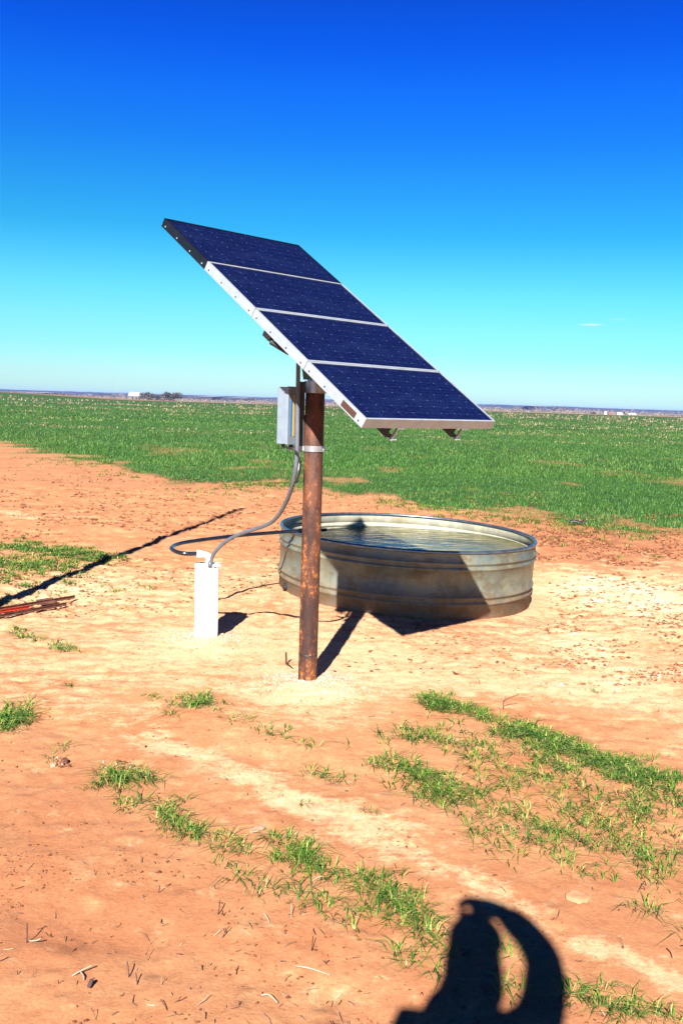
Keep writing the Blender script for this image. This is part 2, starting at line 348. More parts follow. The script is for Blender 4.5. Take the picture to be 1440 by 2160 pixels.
# dense row running to the right edge
B([(900, 1470), (970, 1500), (1060, 1530), (1160, 1560), (1290, 1610), (1440, 1655)], .06, 330, 7, 1.0, -.04)
B([(900, 1475), (940, 1490)], .035, 34, 10)
B([(1080, 1530), (1130, 1550)], .05, 40, 9)
B([(1100, 1570), (1180, 1600), (1300, 1640), (1460, 1700)], .13, 280, 6, 1.0, -.04)
B([(850, 1550), (900, 1540), (960, 1580), (1060, 1620)], .08, 80, 5)
B([(790, 1610), (830, 1625), (960, 1670)], .06, 85, 7)
B([(880, 1640), (1000, 1680), (1100, 1720), (1200, 1745)], .09, 90, 5, 1.0, -.03)
B([(1040, 1640), (1250, 1690), (1440, 1740)], .14, 170, 5, 1.0, -.04)
B([(980, 1730), (1110, 1790), (1250, 1800)], .08, 42, 5)
B([(1180, 1720), (1320, 1770), (1440, 1830)], .10, 85, 5, 1.0, -.03)
# diagonal sparse row through the foreground
B([(270, 1700), (340, 1705), (370, 1745), (430, 1780), (500, 1800)], .035, 60, 5, 1.0, -.06)
B([(520, 1790), (600, 1800), (680, 1835)], .04, 64, 7, 1.0, -.05)
B([(470, 1830), (560, 1880), (650, 1900), (740, 1940)], .05, 60, 4, 1.0, -.03)
B([(740, 1860), (800, 1880), (880, 1905)], .04, 48, 6, 1.0, -.05)
B([(820, 1950), (900, 1940), (950, 1990)], .045, 44, 6, 1.0, -.05)
B([(820, 2010), (900, 2040)], .03, 10, 5)
B([(1030, 1980), (1080, 2020), (1060, 2100)], .025, 14, 6)
B([(1180, 2080), (1240, 2110), (1340, 2135), (1440, 2140)], .03, 30, 6)
B([(1310, 1900), (1380, 1915), (1440, 1960)], .022, 22, 6)
B([(1200, 1850), (1340, 1850), (1440, 1870)], .05, 12, 4)
# middle
B([(560, 1540), (640, 1570), (720, 1580)], .04, 30, 5)
B([(640, 1620), (720, 1640)], .04, 12, 4)
B([(500, 1520), (560, 1530)], .05, 6, 3)
# small sprigs between
for p in [(135, 1445), (300, 1442), (315, 1472), (130, 1577), (100, 1605), (470, 1515), (545, 1670), (1240, 1450), (540, 1250), (770, 1720), (180, 1660), (860, 1560), (620, 1700), (240, 1245), (300, 1240)]:
    B([p, (p[0]+22, p[1]+3)], .015, 5, 4, .8)
# left patch
B([(0, 1145), (90, 1158), (215, 1182)], .16, 560, 6, 1.0, -.06)
B([(0, 1185), (130, 1205)], .25, 560, 4, 1.0, -.08)
B([(0, 1215), (90, 1240), (150, 1230)], .10, 110, 6, .9, .05)
B([(0, 1260), (60, 1268)], .05, 30, 7, 1.1)
B([(30, 1320), (75, 1345), (110, 1350)], .04, 22, 6, .9)
B([(110, 1360), (160, 1375)], .05, 18, 5, .9)
B([(150, 1230), (220, 1232)], .06, 8, 4, .8)
# fringe of seedlings along the field
rr = np.random.default_rng(77); n = 2600; x = -8+16*rr.random(n); y = np.interp(x, EX, EY) - rr.exponential(.7, n); k = fbm(x*1.2, y*1.2, 133, 3) > .5
L.append(tufts(np.stack([x[k], y[k]], 1), 5, 1.0, 600, .06, .05))
V, T, t = cat(L)
tag(trimesh('sparse_grass', V, T, [M_GRASS], tint=t), 'thin green and yellowish grass growing in broken rows on the bare sand', 'grass', kind='stuff')
def tuft_thing(px, py, wpx, label, ntuft, size, seed, spread_y=.6):
    c = gp(px, py); r = np.random.default_rng(seed); w = wpx/FPX*c[1]
    C = c[:2] + r.normal(0, 1, (ntuft, 2))*np.array([w*.26, w*.26*spread_y*1.6]); V, T, t = tufts(C, 7, size, seed)
    base = np.array([c[0], c[1], float(gz(c[0], c[1]))]); o = trimesh('grass_tuft', V-base, T, [M_GRASS], tint=t); o.location = base
    return tag(o, label, 'grass tuft', 'isolated grass tufts on the sand')
tuft_thing(418, 1482, 92, 'compact green grass tuft alone on the sand left of the rusty pole foot', 26, 1.0, 901, .9)
tuft_thing(22, 1522, 70, 'dense green grass clump cut by the left edge of the photo', 60, 1.1, 902, 1.6)
tuft_thing(255, 1650, 110, 'loose green grass tuft on red sand left of the long diagonal row', 28, 1.05, 903, .6)
tuft_thing(225, 1178, 34, 'dark grass tuft where the long thin shadow crosses the left grass', 14, 1.2, 904, 1.0)

# ---------------------------------------------------------------- clods, gravel and litter
OCT = np.array([[1, 0, 0], [-1, 0, 0], [0, 1, 0], [0, -1, 0], [0, 0, 1], [0, 0, -1]], float)
OCTF = np.array([[0, 2, 4], [2, 1, 4], [1, 3, 4], [3, 0, 4], [2, 0, 5], [1, 2, 5], [3, 1, 5], [0, 3, 5]])
def lumps(x, y, s, tint, r, flat=.6):
    n = len(x); V = OCT[None]*(.65+.6*r.random((n, 6, 1))) + r.normal(0, .16, (n, 6, 3)); V = V*np.stack([s*(.8+.6*r.random(n)), s*(.8+.6*r.random(n)), s*flat], 1)[:, None]
    V = V + np.stack([x, y, gz(x, y)+s*flat*.25], 1)[:, None]
    return V.reshape(-1, 3), (np.arange(n)[:, None, None]*6+OCTF[None]).reshape(-1, 3), np.repeat(tint, 6)
def zone_pts(polys, n, seed, thr=.5, f=2.0):
    r = np.random.default_rng(seed); out = []
    for (x0, y0, x1, y1, wgt) in polys:
        k = int(n*wgt); px = x0+(x1-x0)*r.random(k); py = y0+(y1-y0)*r.random(k)
        P = np.array([gp(a, b)[:2] for a, b in zip(px, py)]); keep = fbm(P[:, 0]*f, P[:, 1]*f, seed, 3) > thr; out.append(P[keep])
    P = np.concatenate(out); P = P[(tanh_r(P[:, 0], P[:, 1]) > TR+.03)]; return P
r = np.random.default_rng(31)
P = zone_pts([(-150, 985, 640, 1130, 5600), (1120, 1085, 1600, 1195, 6500), (600, 1040, 1150, 1075, 900), (1150, 1200, 1600, 1330, 1500), (1150, 1300, 1600, 1440, 2200), (-150, 1130, 600, 1300, 3200), (700, 1290, 1150, 1420, 500)], 1, 41, .46)
s = .006+.016*r.random(len(P))**2.2; s = s*np.clip(P[:, 1]/9, .6, 1.3)
A = [lumps(P[:, 0], P[:, 1], s, .75*r.random(len(P)), r)]
P = zone_pts([(1180, 1200, 1600, 1440, 1100)], 1, 43, .5); A.append(lumps(P[:, 0], P[:, 1], .006+.012*r.random(len(P)), .3+.7*r.random(len(P)), r))
P = zone_pts([(-100, 1300, 1540, 1700, 2600), (-100, 1700, 1540, 2250, 3600), (0, 1800, 420, 1960, 700)], 1, 44, .47); A.append(lumps(P[:, 0], P[:, 1], .0014+.0065*r.random(len(P))**5, .6*r.random(len(P)), r))
P = zone_pts([(215, 1605, 300, 1650, 40), (120, 1600, 150, 1625, 16)], 1, 45, .3); A.append(lumps(P[:, 0], P[:, 1], .004+.009*r.random(len(P)), r.random(len(P)), r))
V, T, t = cat(A)
tag(trimesh('soil_clods', V, T, [M_CLOD], tint=t), 'small crumbly reddish and pale soil clods scattered over the bare ground', 'soil clods', kind='stuff')
def ringpts(c, n, rad, seed):
    r = np.random.default_rng(seed); a = r.random(n)*6.283; q = rad*np.abs(r.normal(0, .55, n)) + .05; return c[0]+q*np.cos(a)*1.25, c[1]+q*np.sin(a), r
for c, n, rad, sd, lab in ((POLE, 2600, .28, 51, 'loose pale gravel heaped around the foot of the rusty pole'), (WELL, 2200, .26, 52, 'loose pale gravel spread around the foot of the white well casing')):
    n = int(n*.75); x, y, r = ringpts(c, n, rad, sd); V, T, t = lumps(x, y, .0018+.005*r.random(n)**2, r.random(n), r)
    tag(trimesh('gravel', V, T, [M_GRAVEL], tint=t), lab, 'gravel', kind='stuff')
# straw litter
r = np.random.default_rng(61); P = zone_pts([(-80, 1800, 760, 2230, 260), (700, 1850, 1500, 2230, 90), (-80, 1500, 1500, 1850, 130), (900, 1380, 1500, 1500, 60), (900, 1180, 1500, 1380, 60)], 1, 62, .35)
bm = bmesh.new(); tt = []
for (x, y) in P:
    l = .008+.035*r.random()**2; a = r.random()*6.28; e = r.random()**2*1.2; d = Vector((math.cos(a)*math.cos(e), math.sin(a)*math.cos(e), math.sin(e)))
    p = Vector((x, y, float(gz(x, y))+.002)); mid = p + d*l*.5 + Vector(r.normal(0, l*.06, 3)); tube(bm, [p, mid, p+d*l], .0006+.0009*r.random(), 4)
    tt += [r.random()**2.2]*12
me = bpy.data.meshes.new('straw_litter'); bm.to_mesh(me); bm.free(); a = me.attributes.new('tint', 'FLOAT', 'POINT'); a.data.foreach_set('value', tt)
tag(put('straw_litter', me, M_STRAW), 'short dry straws and dark twig bits scattered over the near sand', 'straw litter', kind='stuff')

# ---------------------------------------------------------------- object materials
def m_rust():
    m = mat('rusty steel pipe', (.2, .08, .05), .75, .15); N = NB(m); st = N.scale(1, 1, .35)
    a = N.noise(9, 6, .7, st); b = N.noise(38, 5, .75); c2 = N.noise(120, 3, .7); st2 = N.noise(30, 3, .5, N.scale(1, 1, .04))
    c = N.mix(N.rng(a, .40, .60), (.05, .018, .013), (.19, .060, .024)); c = N.mix(N.rng(st2, .5, .75, 0, .5), c, (.10, .052, .036))
    sp = N.n('ShaderNodeSeparateXYZ'); N.l(N.obj(), sp.inputs[0]); zz = N.rng(sp.outputs['Z'], 1.5, .6, .0, .06)
    f = N.math('ADD', N.math('MULTIPLY', a, .5), N.math('MULTIPLY', b, .5)); f = N.math('ADD', f, zz)
    c = N.mix(N.rng(f, .57, .67), c, (.62, .21, .045)); c = N.mix(N.rng(c2, .60, .75, 0, .7), c, (.42, .17, .07)); N.color(c); N.bump(b, .35, .004); return m
def m_galv():
    m = mat('galvanized tank steel', (.5, .5, .5), .48, .15, .3); N = NB(m)
    sp = N.n('ShaderNodeSeparateXYZ'); N.l(N.obj(), sp.inputs[0]); z = sp.outputs['Z']
    b4 = N.noise(5, 6, .7, N.scale(1, 1, 1.8)); a = N.noise(2.2, 5, .65, N.scale(1, 1, .8)); v = N.noise(16, 4, .7, N.scale(1, 1, .12)); sp2 = N.noise(60, 3, .7); zn = N.math('ADD', z, N.math('MULTIPLY', N.math('SUBTRACT', v, .5), .22))
    c = N.mix(N.rng(a, .35, .65), (.11, .16, .17), (.33, .31, .20)); c = N.mix(N.rng(v, .42, .75, 0, .45), c, (.24, .16, .06))
    c = N.mix(N.rng(zn, .26, .06, 0, .85), c, (.24, .13, .06)); c = N.mix(N.rng(sp2, .62, .75, 0, .5), c, (.14, .08, .04))
    c = N.mix(N.rng(zn, .05, .0), c, (.32, .14, .065)); sp3 = N.n('ShaderNodeTexVoronoi'); sp3.inputs['Scale'].default_value = 34; N.l(N.obj(), sp3.inputs['Vector']); c = N.mix(N.math('MULTIPLY', N.rng(sp3.outputs['Color'], .3, .8), .35), c, (.22, .27, .25)); N.color(N.mix(N.rng(b4, .45, .62, 0, .6), c, (.15, .10, .045)))
    N.l(N.rng(zn, .05, .35, .75, .42), N.b.inputs['Roughness']); N.l(N.rng(zn, .05, .3, .0, .18), N.b.inputs['Metallic']); N.bump(a, .1, .01); return m
def m_galv_in():
    m = mat('inner tank steel', (.5, .5, .5), .6, .25); N = NB(m)
    v = N.noise(9, 5, .7, N.scale(1, 1, .3)); b = N.noise(3, 4, .6); c = N.mix(N.rng(v, .38, .62), (.72, .68, .50), (.50, .50, .40)); c = N.mix(N.rng(b, .5, .75, 0, .6), c, (.35, .30, .18)); N.color(c); return m
def m_cells():
    m = mat('solar cells under glass', (.01, .01, .06), .12, spec=.5); N = NB(m)
    sp = N.n('ShaderNodeSeparateXYZ'); N.l(N.obj(), sp.inputs[0]); x, y = sp.outputs['X'], sp.outputs['Y']
    PX, PY = 1.0/9, .45/8
    def cell(v, p, w):   # distance from nearest grid line, in metres
        t = N.math('PINGPONG', v, p/2); return N.rng(t, w, 0)
    gx_ = cell(x, PX, .0035); gy_ = cell(y, PY, .0026); bus = cell(N.math('ADD', y, PY/2), PY, .0015)
    fine = N.noise(60, 4, .8, N.scale(1, 1, 1)); blk = N.n('ShaderNodeTexVoronoi'); blk.inputs['Scale'].default_value = 70; N.l(N.obj(), blk.inputs['Vector'])
    c = N.mix(N.rng(fine, .35, .65), (.003, .006, .030), (.009, .016, .080)); c = N.mix(N.math('MULTIPLY', N.rng(blk.outputs['Color'], .75, .95), .5), c, (.02, .03, .16))
    c = N.mix(N.math('MULTIPLY', gy_, .45), c, (.02, .05, .17)); c = N.mix(N.math('MULTIPLY', bus, .25), c, (.02, .04, .15)); c = N.mix(N.math('MULTIPLY', gx_, .25), c, (.02, .03, .12))
    dv = N.noise(9, 2, .6); c = N.mix(N.math('MULTIPLY', N.math('MULTIPLY', gx_, gy_), N.rng(dv, .3, .55, .3, 1)), c, (.6, .66, .9)); du = N.noise(3, 5, .7, N.scale(.6, 2, 1)); c = N.mix(N.rng(du, .45, .75, 0, .05), c, (.10, .20, .42)); N.color(c); N.l(N.rng(du, .4, .7, .08, .25), N.b.inputs['Roughness']); return m
def m_noise(name, a, b, sc, rough=.5, metal=0., spec=.5, bump=0):
    m = mat(name, a, rough, metal, spec); N = NB(m); n = N.noise(sc, 5, .65); N.color(N.mix(N.rng(n, .35, .65), a, b))
    if bump: N.bump(n, bump, .003)
    return m
M_RUST = m_rust(); M_GALV = m_galv(); M_GALVIN = m_galv_in(); M_CELLS = m_cells()
M_ALU = m_noise('aluminium frame', (.50, .58, .64), (.60, .66, .72), 14, .35, .3)
M_DARKALU = m_noise('black anodized frame', (.008, .009, .014), (.014, .015, .022), 20, .35, .2)
M_ZINC = m_noise('zinc plated steel', (.50, .53, .57), (.66, .68, .72), 30, .38, .7)
M_DARKST = m_noise('dark steel channel', (.035, .035, .04), (.07, .065, .06), 20, .5, .5)
M_GREENST = m_noise('green grey bracket', (.10, .17, .12), (.16, .22, .17), 22, .55, .3)
M_RIM = m_noise('tank rim steel', (.16, .22, .30), (.30, .38, .46), 12, .32, .8)
M_WHITE = m_noise('white painted casing', (.80, .81, .80), (.86, .86, .85), 8, .45)
M_PVC = m_noise('white pvc', (.80, .79, .77), (.86, .85, .83), 9, .35)
M_GREY = m_noise('grey conduit', (.13, .15, .19), (.18, .20, .24), 16, .45)
M_HOSE = m_noise('black poly hose', (.012, .013, .022), (.022, .024, .034), 12, .22, 0, .6)
M_BLACK = mat('black rubber', (.012, .012, .014), .6)
M_BOX = m_noise('grey painted enclosure', (.30, .38, .47), (.37, .45, .53), 9, .4, .2)
M_YEL = mat('yellow label', (.75, .52, .10), .5); M_BLUE = mat('blue label', (.05, .25, .60), .5); M_BROWN = mat('brown type plate', (.10, .045, .03), .5)
def m_water():
    m = mat('tank water', (.05, .055, .03), .03, spec=.35); m.node_tree.nodes['Principled BSDF'].inputs['IOR'].default_value = 1.16; N = NB(m); b = N.noise(1.6, 4, .6); N.color(N.mix(N.rng(b, .4, .65), (.11, .115, .045), (.22, .20, .085)))
    w1 = N.noise(3.2, 3, .5, N.scale(1, 2.6, 1), .6); w2 = N.noise(26, 2, .5, N.scale(1, 1.6, 1)); N.bump(N.math('ADD', w1, N.math('MULTIPLY', w2, .05)), .25, .05); return m
M_WATER = m_water()

# ---------------------------------------------------------------- solar panel stand
PB = Vector((POLE[0], POLE[1], 0)); PR = .053
stand = thing('solar_panel_stand', PB, 'four blue solar modules tilted on one rusty steel pole beside the round tank', 'solar panel')
PL, PW = 1.888, 1.029; PC = Vector((-.113, 5.202, 2.050)) - PB
MP = Matrix.Translation(PC) @ Matrix.Rotation(R(46.34), 4, 'Z') @ Matrix.Rotation(R(34.08), 4, 'X') @ Matrix.Rotation(R(.29), 4, 'Y')
bm = bmesh.new(); lathe(bm, [(PR, -.1), (PR, .170), (PR, .30), (PR, .9), (PR, 1.662), (PR-.006, 1.668), (PR-.006, 1.60)], 48); pole = obj('pole', bm, M_RUST, stand, True)
bm = bmesh.new(); lathe(bm, [(PR-.001, .166), (PR+.002, .169), (PR+.002, .173), (PR-.001, .176)], 48); obj('weld_seam', bm, M_DARKST, pole, True)
bm = bmesh.new(); cyl(bm, (0, 0, 1.640), (0, 0, 1.705), PR+.009, 40); cyl(bm, (0, 0, 1.7), (0, 0, 1.715), .045, 32); cap = obj('pole_cap', bm, M_ZINC, stand, False, .002)
bm = bmesh.new()
M0 = Matrix.Translation((0, 0, 0)) @ Matrix.Rotation(R(46.34), 4, 'Z')
for sx in (-.036, .036):
    c = [(-.055, 1.712), (.055, 1.712), (.075, 1.80), (.03, 1.885), (-.03, 1.885), (-.06, 1.80)]
    f = [bm.verts.new(M0 @ Vector((sx+d, a, b))) for d in (-.005, .005) for a, b in c]
    bm.faces.new(f[:6]); bm.faces.new(f[6:][::-1])
    for k in range(6): bm.faces.new((f[k], f[(k+1) % 6], f[6+(k+1) % 6], f[6+k]))
cyl(bm, M0 @ Vector((-.06, .0, 1.85)), M0 @ Vector((.06, .0, 1.85)), .012, 12)
obj('pivot_bracket', bm, M_GREENST, stand)
def place(o, M): o.matrix_parent_inverse = Matrix.Identity(4); o.matrix_basis = M; return o
def chan(bm, x0, y0, y1, z0, w, d, t=.004, n=Vector):      # open channel along y
    box(bm, (x0, (y0+y1)/2, z0-t/2), (w, y1-y0, t)); box(bm, (x0-w/2+t/2, (y0+y1)/2, z0-t-(d-t)/2), (t, y1-y0, d-t)); box(bm, (x0+w/2-t/2, (y0+y1)/2, z0-t-(d-t)/2), (t, y1-y0, d-t)); return bm
bm = bmesh.new(); chan(bm, 0, -.36, .30, -.125, .09, .055); place(obj('support_channel', bm, M_DARKST, stand), MP)
for yy in (-.30, .26):
    bm = bmesh.new(); box(bm, (0, yy, -.118), (.66, .045, .013)); place(obj('cross_bar', bm, M_DARKST, stand), MP)
for u in (-.25, .25):
    bm = bmesh.new(); w = .055; x0 = u*PW
    # C rail, lower end cut on the slant
    y0, y1 = -PL/2+.015, PL/2-.03
    box(bm, (x0, (y0+y1)/2, -.0535), (w, y1-y0, .004)); box(bm, (x0-w/2, (y0+y1)/2, -.0835), (.004, y1-y0, .056)); box(bm, (x0, (y0+y1)/2, -.1135), (w+.004, y1-y0, .004))
    rl = place(obj('rail', bm, M_DARKST, stand), MP)
    bm = bmesh.new(); box(bm, (x0+.012, y0-.006, -.0835), (.012, .012, .066)); box(bm, (x0+.022, y0+.0, -.1215), (.04, .035, .006)); box(bm, (x0+.030, y0-.002, -.0545), (.05, .03, .005))
    obj('end_clip', bm, M_ALU, rl)
bm = bmesh.new(); box(bm, (-.375*PW, -.40*PL, -.068), (.03, .14, .034)); place(obj('lower_strut', bm, M_DARKST, stand), MP)
bm = bmesh.new(); box(bm, (-.475*PW, -.075*PL, -.068), (.034, .06, .034)); cyl(bm, (-.475*PW, -.075*PL-.03, -.085), (-.44*PW, -.15*PL, -.075), .014, 12); place(obj('cable_gland_box', bm, M_BLACK, stand, bevel=.006), MP)
ML = (PL-.009)/4; T_ = .05; LIP = .008
for k in range(4):
    yc = PL/2 - ML/2 - k*(ML+.003); dark = k == 0
    bm = bmesh.new(); box(bm, (0, 0, -.006), (PW-.012, ML-.012, .006))
    mo = obj('solar_module', bm, M_CELLS, stand); place(mo, MP @ Matrix.Translation((0, yc, 0)))
    if dark: mo['label'] = 'top solar module in a black frame'
    bm = bmesh.new(); w, h = PW/2, ML/2
    for s in (-1, 1):
        box(bm, (s*(w-.0015), 0, -T_/2), (.003, ML, T_)); box(bm, (s*(w-.003-LIP/2), 0, -.0012), (LIP, ML, .0024))
        box(bm, (0, s*(h-.0015), -T_/2), (PW-.006, .003, T_)); box(bm, (0, s*(h-.003-LIP/2), -.0012), (PW-.006-2*LIP, LIP, .0024)); box(bm, (s*(w-.015), 0, -T_+.001), (.024, ML-.006, .002))
    fr = obj('frame', bm, M_DARKALU if dark else M_ALU, mo)
    bm = bmesh.new(); box(bm, (0, 0, -.0105), (PW-.014, ML-.014, .0025)); obj('back_sheet', bm, M_WHITE, mo)
    bm = bmesh.new(); box(bm, (.1, .08, -.024), (.09, .07, .022)); obj('junction_box', bm, M_BLACK, mo, bevel=.004)
    for yy in (-.34, -.12, .12, .34):
        bm = bmesh.new(); cyl(bm, (-w-.0008, yy*ML*1.25, -.034), (-w+.002, yy*ML*1.25, -.034), .0048, 10); obj('frame_bolt', bm, M_ALU if dark else M_BLACK, mo)
bm = bmesh.new(); box(bm, (-PW/2-.001, -PL/2+.115, -.027), (.002, .105, .030)); place(obj('type_plate', bm, M_BROWN, stand), MP)

# ---------------------------------------------------------------- control box strapped to the pole
A_ = Vector((-.366, 5.13, 0)); B_ = Vector((-.305, 5.09, 0)); e1 = (B_-A_).normalized(); e2 = Vector((-e1.y, e1.x, 0)); wA = (B_-A_).length; wB = .115; z0, z1 = 1.36, 1.668
cb = thing('control_box', (B_.x, B_.y, z0), 'pale grey pump control box strapped to the left side of the rusty pole', 'control box')
M1 = Matrix(((e1.x, e2.x, 0, 0), (e1.y, e2.y, 0, 0), (0, 0, 1, 0), (0, 0, 0, 1)))   # local: x along left face (B at 0), y along the door
H_ = z1-z0
bm = bmesh.new(); box(bm, (-wA/2-.004, wB/2, H_/2), (wA-.008, wB, H_), M1); bd = obj('body', bm, M_BOX, cb, bevel=.003)
bm = bmesh.new(); box(bm, (-.002, wB/2, H_/2), (.010, wB+.006, H_+.006), M1); dr = obj('lid', bm, M_BOX, cb, bevel=.002)
bm = bmesh.new(); box(bm, (.0040, wB*.42, H_*.50), (.002, .014, H_*.72), M1); tag(obj('warning_label', bm, M_YEL, dr), 'yellow label strip')
bm = bmesh.new(); box(bm, (.0040, wB*.22, H_*.46), (.002, .014, H_*.62), M1); tag(obj('warning_label', bm, M_BLUE, dr), 'blue label strip')
bm = bmesh.new(); cyl(bm, M1 @ Vector((-.05, .03, -.028)), M1 @ Vector((-.05, .03, .002)), .008, 12); obj('cable_gland', bm, M_BLACK, cb); bm = bmesh.new(); cyl(bm, M1 @ Vector((-.02, .06, -.02)), M1 @ Vector((-.02, .06, .002)), .011, 12); obj('cable_gland', bm, M_BLACK, cb)
off = Vector((POLE[0], POLE[1], 0)) - Vector((B_.x, B_.y, z0))
bm = bmesh.new(); box(bm, Vector((-.078, .0, 1.60))+off, (.042, .05, .20)); box(bm, Vector((-.068, .0, 1.42))+off, (.03, .04, .2)); obj('mounting_channel', bm, M_DARKST, cb)
bm = bmesh.new(); zs = 1.336-z0
lathe(bm, [(PR+.0012, -.016), (PR+.005, -.016), (PR+.005, .016), (PR+.0012, .016)], 48, True); bmesh.ops.translate(bm, vec=Vector((off.x, off.y, zs)), verts=bm.verts)
box(bm, Vector((-.095, -.02, 1.336))+off, (.09, .004, .026)); box(bm, Vector((PR+.006, -.022, 1.336))+off, (.016, .02, .03)); cyl(bm, Vector((PR+.004, -.045, 1.336))+off, Vector((PR+.004, .0, 1.336))+off, .006, 8)
obj('pipe_strap', bm, M_ZINC, cb)

def W3(px, py, y): return Vector(aty(px, py, y))
def hose(name, pts, r, m, label, cat, n=10, parent=None):
    P = spline(pts, n); b = Vector(P[-1]); bm = bmesh.new(); tube(bm, [p-b for p in P], r, 14); o = obj(name, bm, m, None, True); o.location = b; return tag(o, label, cat)
hose('conduit', [W3(630, 745, 5.10), W3(629, 770, 5.10), W3(628.5, 810, 5.10), W3(627.5, 870, 5.10), W3(626.5, 945, 5.10), W3(622, 1000, 5.12), W3(613, 1035, 5.2), W3(600, 1066, 5.3), W3(583, 1092, 5.42), W3(560, 1108, 5.55), W3(500, 1129, 5.82), W3(467, 1150, 5.96), W3(449, 1172, 6.02), W3(443.5, 1194, 6.035)],
     .0118, M_GREY, 'grey flexible conduit running down the rusty pole and bending over to the well casing', 'conduit')
hose('cable', [W3(596, 936, 5.14), W3(604, 944, 5.11), W3(618, 947, 5.07), W3(630, 962, 5.07), W3(633, 990, 5.08), W3(625, 1018, 5.10)], .0055, M_BLACK, 'thin black cable looping from under the control box to the grey conduit', 'cable')
hose('cable', [W3(632, 952, 5.13), W3(629.5, 985, 5.12), W3(621, 1013, 5.13)], .004, M_PVC, 'short white cable lying beside the grey conduit below the pole strap', 'cable')

# ---------------------------------------------------------------- stock tank
HT = .528; base = Vector((TANK[0], TANK[1], 0))
tank = thing('stock_tank', base, 'round ribbed galvanized stock tank half in the shadow of the panels', 'stock tank'); tank.rotation_euler = (R(.2), R(1.78), 0)
pr = [(TR-.014, -.12)]
def rib(z, s): 
    return [(s(z-.016), z-.016), (s(z-.008)+.009, z-.009), (s(z)+.013, z), (s(z+.008)+.009, z+.009), (s(z+.016), z+.016)]
s_ = lambda z: TR-.014+.010*(z/HT)
for z in (.115, .165, .385, .430): pr += rib(z, s_)
pr += [(s_(.50), .50), (s_(HT-.012), HT-.012)]
bm = bmesh.new(); lathe(bm, pr, 160); wall = obj('wall', bm, M_GALV, tank, True)
bm = bmesh.new(); lathe(bm, [(r_-.004, z) for r_, z in pr][::-1], 160); lathe(bm, [(.001, .004), (TR-.03, .004)], 160); inner = obj('inner_wall', bm, M_GALVIN, tank, True)
bm = bmesh.new(); lathe(bm, [(TR-.008+.0135*math.cos(a), HT-.012+.0135*math.sin(a)) for a in [2*math.pi*k/14 for k in range(14)]], 160, True); obj('rim', bm, M_RIM, tank, True)
bm = bmesh.new(); cyl(bm, (-.35-.66, -.42-.0, .05), (-.35-.60, -.40, .05), .03, 12); box(bm, (-.98, -.40, .045), (.05, .03, .05)); obj('drain_plug', bm, M_DARKST, tank)
bm = bmesh.new(); lathe(bm, [(.0005, 0), (.3, 0), (.7, 0), (TR-.030, 0)], 128); wt = obj('water', bm, M_WATER, None, True); wt.location = (TANK[0], TANK[1], .405); tag(wt, kind='structure')

# ---------------------------------------------------------------- well casing, elbow and hose
M_CASE = mat('white painted steel', (.7, .7, .7), .5); N = NB(M_CASE); sp = N.n('ShaderNodeSeparateXYZ'); N.l(N.obj(), sp.inputs[0]); nz = N.noise(26, 4, .7)
zz = N.math('ADD', sp.outputs['Z'], N.math('MULTIPLY', N.math('SUBTRACT', nz, .5), .12)); cc_ = N.mix(N.rng(zz, .10, .02, 0, .6), (.74, .74, .73), (.62, .40, .26)); N.color(N.mix(N.rng(N.noise(14, 5, .7, N.scale(1, 1, .3)), .6, .75, 0, .25), cc_, (.55, .48, .40)))
wc = thing('well_casing', (WELL[0], WELL[1], 0), 'square white well casing post standing in pale gravel left of the pole', 'well casing', rz=R(6.5))
bm = bmesh.new(); box(bm, (0, 0, .225), (.150, .150, .55)); obj('post', bm, M_CASE, wc, bevel=.006)
bm = bmesh.new(); box(bm, (0, 0, .503), (.160, .160, .008)); box(bm, (.062, -.072, .511), (.052, .036, .009)); cyl(bm, (-.05, -.05, .505), (-.05, -.05, .513), .009, 8); cp = obj('cap', bm, M_WHITE, wc, bevel=.002)
bm = bmesh.new(); cyl(bm, (.045, -.0792, .499), (.060, -.0792, .499), .003, 6); obj('cap_bolt', bm, mat('red bolt', (.35, .03, .02), .5), cp)
bm = bmesh.new(); tube(bm, spline([(.012, -.01, .503), (.012, -.01, .54), (.004, -.012, .566), (-.025, -.018, .576), (-.062, -.026, .580)], 6), [.019]*25, 16)
tube(bm, [(-.035, -.020, .578), (-.068, -.027, .581)], .024, 16); tube(bm, [(.012, -.01, .503), (.012, -.01, .53)], .024, 16); obj('pipe_elbow', bm, M_PVC, wc, True)
bm = bmesh.new(); w0 = Vector(aty(443.5, 1194, 6.035)) - Vector((WELL[0], WELL[1], 0)); w0.rotate(Matrix.Rotation(-R(6.5), 3, 'Z')); cyl(bm, (w0.x, w0.y, .500), (w0.x, w0.y, .540), .019, 16, .014); obj('conduit_fitting', bm, M_GREY, wc, True)
e0 = Matrix.Rotation(R(6.5), 3, 'Z') @ Vector((-.060, -.026, .580)) + Vector((WELL[0], WELL[1], 0))
def HP(px, py, z): return Vector(gp(px, py, z))
hose('water_hose', [e0, HP(388, 1167.5, .583), HP(370, 1163, .588), HP(362, 1156, .592), HP(375, 1148, .590), HP(410, 1141, .585), HP(500, 1130, .572), HP(590, 1122.5, .566), HP(640, 1119.5, .560), HP(688, 1117.5, .557)],
     .0138, M_HOSE, 'black hose curving from the white elbow fitting to rest on the tank rim', 'hose')

